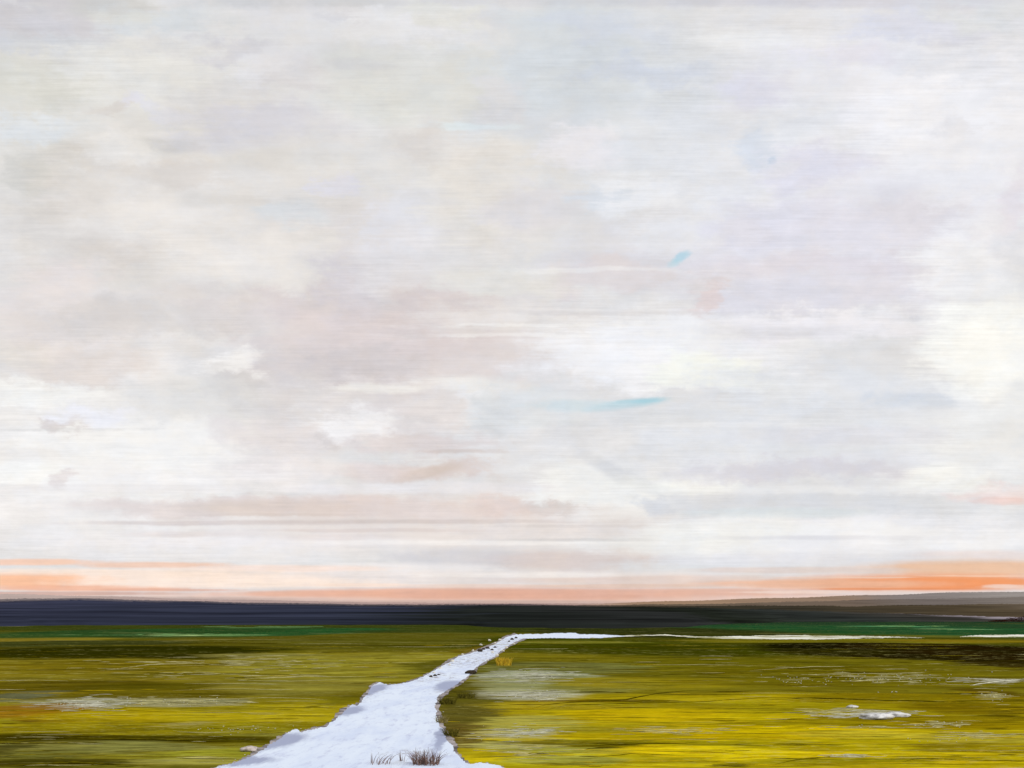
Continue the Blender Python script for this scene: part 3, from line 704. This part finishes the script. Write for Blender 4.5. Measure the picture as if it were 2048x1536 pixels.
for i, (px, py, w_) in enumerate(((960, 1304, 10), (975, 1298, 8), (967, 1300, 7), (984, 1301, 6), (1024, 1280, 7), (1032, 1277, 6), (1018, 1284, 5), (990, 1296, 6))):
    stone("stone", px, py, w_, w_ * 0.6, "dark", "small dark stone lying in the narrow stretch of path below its bend", "stone", "dark stones in the narrow path", i + 51)
for i, (px, py, w_) in enumerate(((862, 1355, 7), (870, 1353, 8), (877, 1351, 6))):
    stone("stone", px, py, w_, w_ * 0.6, "dark", "small dark stone at the left side where the path begins to narrow", "stone", "dark stones where the path narrows", i + 71)
stone("stone", 942, 1348, 22, 8, "dark", "long dark brown stone at the right edge of the narrow path", "stone", seed=80)


# ------------------------------------------------------------------ tufts of grass
def blades(bm, n, spread_x, spread_y, h, lean, width, rng, lx=0.0):
    for _ in range(n):
        bx, by = (max(-1.5, min(1.5, rng.gauss(0, 1))) * q_ for q_ in (spread_x, spread_y))
        hh = h * rng.uniform(0.5, 1.1)
        dxl = lx * hh + (bx / max(spread_x, 1e-6)) * 0.25 * hh * lean + rng.gauss(0, 0.25) * hh * lean
        dyl = rng.gauss(0, 0.25) * hh * lean
        w_ = width * rng.uniform(0.6, 1.2)
        ang = rng.uniform(0, math.pi)
        ax, ay = math.cos(ang) * w_, math.sin(ang) * w_
        prev = None
        for q in range(4):
            f = q / 3
            c = Vector((bx + dxl * f * f, by + dyl * f * f, hh * f * (1 - 0.25 * f * min(1, abs(dxl) / hh)) - 0.01))
            t_ = (1 - f) * 0.9 + 0.1
            row = [bm.verts.new(c + Vector((ax * t_, ay * t_, 0))), bm.verts.new(c + Vector((-ay * t_ * .5, ax * t_ * .5, 0))), bm.verts.new(c - Vector((ax * t_, ay * t_, 0)))]
            if prev:
                for e in range(3):
                    bm.faces.new((prev[e], prev[(e + 1) % 3], row[(e + 1) % 3], row[e]))
            prev = row
    return bm


TUFT = {"brown": plain("withered_brown", (138, 114, 106), 0.35, 6.0), "olive": plain("dark_olive_grass", (104, 98, 36), 0.4, 4.0), "straw": plain("yellow_straw", (222, 190, 60), 0.3, 5.0),
        "buff": plain("buff_grass", (150, 138, 84), 0.3, 4.0), "red": plain("dark_red_brown_twigs", (58, 24, 14), 0.5, 0.4)}


def tuft(name, px, py, w_px, h_px, n, mat, label, cat, group=None, lean=1.0, width=0.012, lx=0.0):
    p = at(px, py)
    k_ = p.y / F
    rng = random.Random(int(px * 31 + py))
    o = mesh_obj(name, blades(bmesh.new(), n, w_px * 0.27 * k_, w_px * 0.2 * k_, h_px * k_, lean, width, rng, lx), TUFT[mat])
    o.location = p
    return tag(o, label, cat, group)


tuft("withered_tuft", 852, 1531, 58, 36, 130, "brown", "dense withered brown tuft of grass growing out of the path in the foreground", "grass tuft", width=0.015)
tuft("withered_tuft", 760, 1530, 44, 32, 16, "brown", "thin withered brown tuft of grass in the foreground path with slanting stalks", "grass tuft", width=0.014, lx=0.5)
tuft("withered_tuft", 804, 1524, 20, 22, 9, "brown", "very small withered tuft between the thin and the dense tuft on the path", "grass tuft", width=0.013)
tuft("grass_tuft", 884, 1446, 24, 18, 70, "buff", "brownish tuft of grass at the right edge of the wide path", "grass tuft", width=0.014)
tuft("grass_tuft", 903, 1472, 30, 20, 90, "olive", "dark olive tuft of grass on the right verge, nearest of the verge tufts", "grass tuft", width=0.016, lx=-0.3)
tuft("grass_tuft", 896, 1408, 36, 15, 220, "olive", "dark olive tuft of grass on the right verge where the path starts to widen", "grass tuft", width=0.02, lx=-0.2)
tuft("grass_tuft", 932, 1396, 36, 12, 220, "olive", "dark olive tuft of grass standing off the path, right of the verge tufts", "grass tuft", width=0.022, lx=0.2)
tuft("straw_clump", 1008, 1331, 34, 17, 420, "straw", "yellow clump of straw beside the lower right edge of the narrow path", "straw clump", width=0.03, lean=0.5)


# ------------------------------------------------------------------ thicket below the grey hill
def thicket(px0, px1, base_y, top_y):
    rng = random.Random(5)
    p0, p1 = at(px0, base_y), at(px1, base_y)
    k_ = p0.y / F
    bm = bmesh.new()
    for _ in range(5200):
        f = rng.random() ** 0.7
        x = p0.x + (p1.x - p0.x) * f
        top = (base_y - top_y) * k_ * min(1.0, 0.15 + 1.4 * f) * (0.75 + 0.35 * mnoise.noise(Vector((x * 0.35, 2.2, 0))))
        z = top * rng.random() ** 0.8
        y = p0.y + 6 + rng.gauss(0, 2.5)
        r = rng.uniform(0.12, 0.34)
        d = Vector((rng.gauss(0, 1), rng.gauss(0, 1), rng.gauss(0, 1))).normalized()
        e = d.orthogonal().normalized()
        g = d.cross(e)
        c = Vector((x, y, z))
        bm.faces.new([bm.verts.new(c + e * r), bm.verts.new(c + g * r * 0.7), bm.verts.new(c - e * r), bm.verts.new(c - g * r * 0.7)])
    return bm


tag(mesh_obj("thicket", thicket(1985, 2120, 1244, 1228), TUFT["red"], smooth=False), "dark red brown thicket at the right edge of the meadow below the grey hill", "thicket")

# ------------------------------------------------------------------ dry stalks and wild flowers, past counting
STALK = [plain("pale_stalks", (200, 194, 140), 0.2, 2.0), plain("olive_stalks", (136, 124, 24), 0.3, 2.0), plain("dark_stalks", (88, 80, 8), 0.4, 2.0), plain("white_petals", (206, 206, 186), 0.15, 3.0),
         plain("yellow_stalks", (206, 178, 24), 0.2, 2.0), plain("green_stalks", (120, 160, 100), 0.2, 1.0)]


def stalk(bm, rng, px, py, len_px, th_px, mat, tilt=0.0):
    """a bent stalk or row of stalks laid over by the wind, west to east"""
    p = at(px, py)
    k_ = p.y / F
    L, th = len_px * k_, th_px * k_ * 0.5
    n = 7
    bend = rng.gauss(0, 0.035) * L
    wob = rng.uniform(0, 99)
    prev = None
    for i in range(n + 1):
        f = i / n * 2 - 1
        t_ = th * (1 - abs(f) ** 2.2) * (0.7 + 0.6 * abs(mnoise.noise(Vector((wob + f * 2.2, 0, 0))))) + 0.0006 * p.y / 20
        c = Vector((p.x + f * L * 0.5, p.y + (bend * (1 - f * f) + tilt * L * f) * 4, th * 0.9))
        row = [bm.verts.new(c + Vector((0, -t_ * 2.5, 0))), bm.verts.new(c + Vector((0, 0, t_))), bm.verts.new(c + Vector((0, t_ * 2.5, 0))), bm.verts.new(c + Vector((0, 0, -t_)))]
        if prev:
            for e in range(4):
                fc = bm.faces.new((prev[e], row[e], row[(e + 1) % 4], prev[(e + 1) % 4]))
                fc.material_index = mat
        prev = row


def off_path(px, py):
    """clear of the path at this row"""
    def edge(tab):
        for (xa, ya), (xb, yb) in zip(tab, tab[1:]):
            if min(ya, yb) <= py <= max(ya, yb) and ya != yb:
                return xa + (xb - xa) * (py - ya) / (yb - ya)
        return None
    a, b_ = edge(L1), edge(R1)
    return a is None or b_ is None or px < a or px > b_


rng = random.Random(21)
bm = bmesh.new()
for _ in range(800):
    py = 1536 - 250 * rng.random() ** 1.1
    px = rng.uniform(-40, 2090)
    L = min(420, 24 + 70 * rng.expovariate(1.0))
    if not all(off_path(px + q * L * 0.5, py + r) for q in (-1.1, -.5, 0, .5, 1.1) for r in (-3, 0, 3)):
        continue
    dark = py < 1325 and (px < 560 or px > 1500)
    mat = rng.choices((0, 1, 2, 4), (0.15, 1.2, 5, 0) if dark else ((1.6, 3, 2.4, 0.6) if px < 1024 or py < 1400 else (0.6, 2.2, 2, 4)))[0]
    th = rng.uniform(0.5, 1.4) * (0.8 if mat == 0 else 1.0)
    stalk(bm, rng, px, py, L, th, mat, rng.gauss(0.0, 0.006))
# trodden lines in the grass
def trail(pts, th_px, mat):
    prev = None
    for i in range(61):
        f = i / 60 * (len(pts) - 1)
        j = min(int(f), len(pts) - 2)
        f -= j
        f = f * f * (3 - 2 * f) * 0.5 + f * 0.5
        px, py = pts[j][0] + (pts[j + 1][0] - pts[j][0]) * f, pts[j][1] + (pts[j + 1][1] - pts[j][1]) * f
        p = at(px, py + 0.5 * mnoise.noise(Vector((px * 0.04, th_px, 0))))
        t_ = th_px * p.y / F * 0.5 * math.sin(math.pi * min(max(i / 60, 0.04), 0.96)) * (0.7 + 0.7 * abs(mnoise.noise(Vector((px * 0.03, 2, th_px)))))
        c = Vector((p.x, p.y, t_ * 0.8))
        row = [bm.verts.new(c + Vector((0, -t_ * 2.5, 0))), bm.verts.new(c + Vector((0, 0, t_))), bm.verts.new(c + Vector((0, t_ * 2.5, 0))), bm.verts.new(c + Vector((0, 0, -t_)))]
        if prev:
            for e in range(4):
                bm.faces.new((prev[e], row[e], row[(e + 1) % 4], prev[(e + 1) % 4])).material_index = mat
        prev = row


for pts, th, m_ in (([(1052, 1421), (1090, 1410), (1140, 1405), (1200, 1403), (1255, 1399), (1310, 1388), (1370, 1382), (1460, 1379)], 2.4, 2), ([(1085, 1422), (1130, 1411), (1200, 1409), (1290, 1406), (1400, 1404), (1520, 1396), (1640, 1395)], 1.8, 2),
                    ([(1150, 1484), (1230, 1490), (1300, 1488), (1420, 1485)], 3.0, 2), ([(1160, 1500), (1200, 1496), (1250, 1495)], 2.6, 2),
                    ([(1545, 1530), (1590, 1520), (1660, 1514), (1760, 1512)], 2.0, 2), ([(1500, 1402), (1620, 1396), (1760, 1401), (1900, 1404), (2040, 1399)], 2.4, 2), ([(1180, 1516), (1260, 1508), (1360, 1510)], 2.0, 2),
                    ([(-20, 1474), (120, 1477), (300, 1480), (420, 1483), (520, 1482)], 4.0, 2), ([(200, 1342), (300, 1330), (420, 1326)], 1.6, 0), ([(1500, 1341), (1620, 1334), (1740, 1333)], 1.4, 0), ([(500, 1357), (560, 1356), (615, 1353)], 1.8, 0),
                    ([(1940, 1371), (1990, 1365), (2040, 1360)], 3.4, 3), ([(0, 1533), (140, 1527), (290, 1531)], 5.0, 2)):
    trail(pts, th, m_)
# pale windrows
for cx, cy, hw, hh, n, m_ in ((170, 1408, 90, 13, 110, 3), (370, 1404, 130, 9, 80, 0), (560, 1328, 120, 14, 60, 0), (430, 1352, 200, 8, 30, 0), (340, 1325, 160, 4, 16, 0),
                              (1060, 1352, 90, 13, 90, 3), (1065, 1390, 80, 10, 90, 3), (1040, 1466, 70, 14, 70, 3), (1040, 1500, 70, 14, 50, 0), (1340, 1462, 80, 7, 50, 0),
                              (1750, 1358, 190, 14, 70, 0), (1985, 1362, 60, 6, 46, 3), (1990, 1393, 28, 10, 26, 0), (1885, 1450, 70, 7, 36, 0), (1960, 1470, 90, 8, 40, 0), (1740, 1455, 150, 3, 20, 0), (1700, 1513, 40, 5, 20, 3),
                              (1650, 1424, 90, 10, 40, 0), (1762, 1427, 90, 9, 60, 3), (1700, 1432, 60, 6, 24, 3), (340, 1270, 110, 2.5, 26, 5), (470, 1269, 80, 1.5, 12, 5), (1800, 1253, 100, 2, 16, 5), (1900, 1259, 60, 1.5, 10, 5), (540, 1254, 110, 1, 10, 5), (590, 1355, 60, 2, 3, 0)):
    for _ in range(n):
        px, py = rng.gauss(cx, hw * 0.5), rng.gauss(cy, hh * 0.5)
        if py > HY + 12 and off_path(px - 20, py) and off_path(px + 20, py):
            stalk(bm, rng, px, py, rng.uniform(8, 60), rng.uniform(0.6, 1.5), m_, rng.gauss(0, 0.008))
grass = mesh_obj("dry_grass", bm, STALK[0], smooth=True)
for m_ in STALK[1:]:
    grass.data.materials.append(m_)
tag(grass, kind="stuff")

bm = bmesh.new()
for cx, cy, hw, hh, n in ((1750, 1357, 190, 13, 150), (1590, 1362, 34, 6, 26), (1990, 1392, 26, 10, 26), (1785, 1384, 22, 5, 9), (1880, 1450, 60, 6, 30), (1890, 1480, 80, 6, 22), (1740, 1455, 60, 3, 8),
                          (170, 1408, 80, 12, 130), (370, 1404, 110, 8, 50), (1060, 1352, 80, 12, 40), (1060, 1392, 70, 10, 50), (1040, 1466, 60, 14, 50), (880, 1450, 20, 20, 10), (480, 1460, 120, 10, 50), (500, 1520, 60, 8, 20)):
    for _ in range(int(n * 0.6)):
        px, py = rng.gauss(cx, hw * 0.5), rng.gauss(cy, hh * 0.5)
        if not off_path(px, py):
            continue
        p = at(px, py)
        k_ = p.y / F
        r = rng.uniform(0.5, 1.2) * k_
        z = rng.uniform(0.6, 2.2) * k_
        c = p + Vector((0, 0, z))
        top, bot = bm.verts.new(c + Vector((0, 0, r * 0.7))), bm.verts.new(c - Vector((0, 0, z)))
        ring = [bm.verts.new(c + Vector((math.cos(a) * r * 1.6, math.sin(a) * r * 1.6, rng.uniform(-.2, .2) * r))) for a in [q * math.pi / 3 for q in range(6)]]
        for e in range(6):
            bm.faces.new((top, ring[e], ring[(e + 1) % 6]))
            bm.faces.new((bot, ring[(e + 1) % 6], ring[e]))
tag(mesh_obj("wildflowers", bm, STALK[3], smooth=False), kind="stuff")

# ------------------------------------------------------------------ render settings
scene.view_settings.view_transform = "Standard"
scene.view_settings.look = "None"
scene.view_settings.exposure = 0.0
scene.view_settings.gamma = 1.0
scene.cycles.max_bounces = 3
scene.cycles.use_adaptive_sampling = True
scene.cycles.adaptive_threshold = 0.02
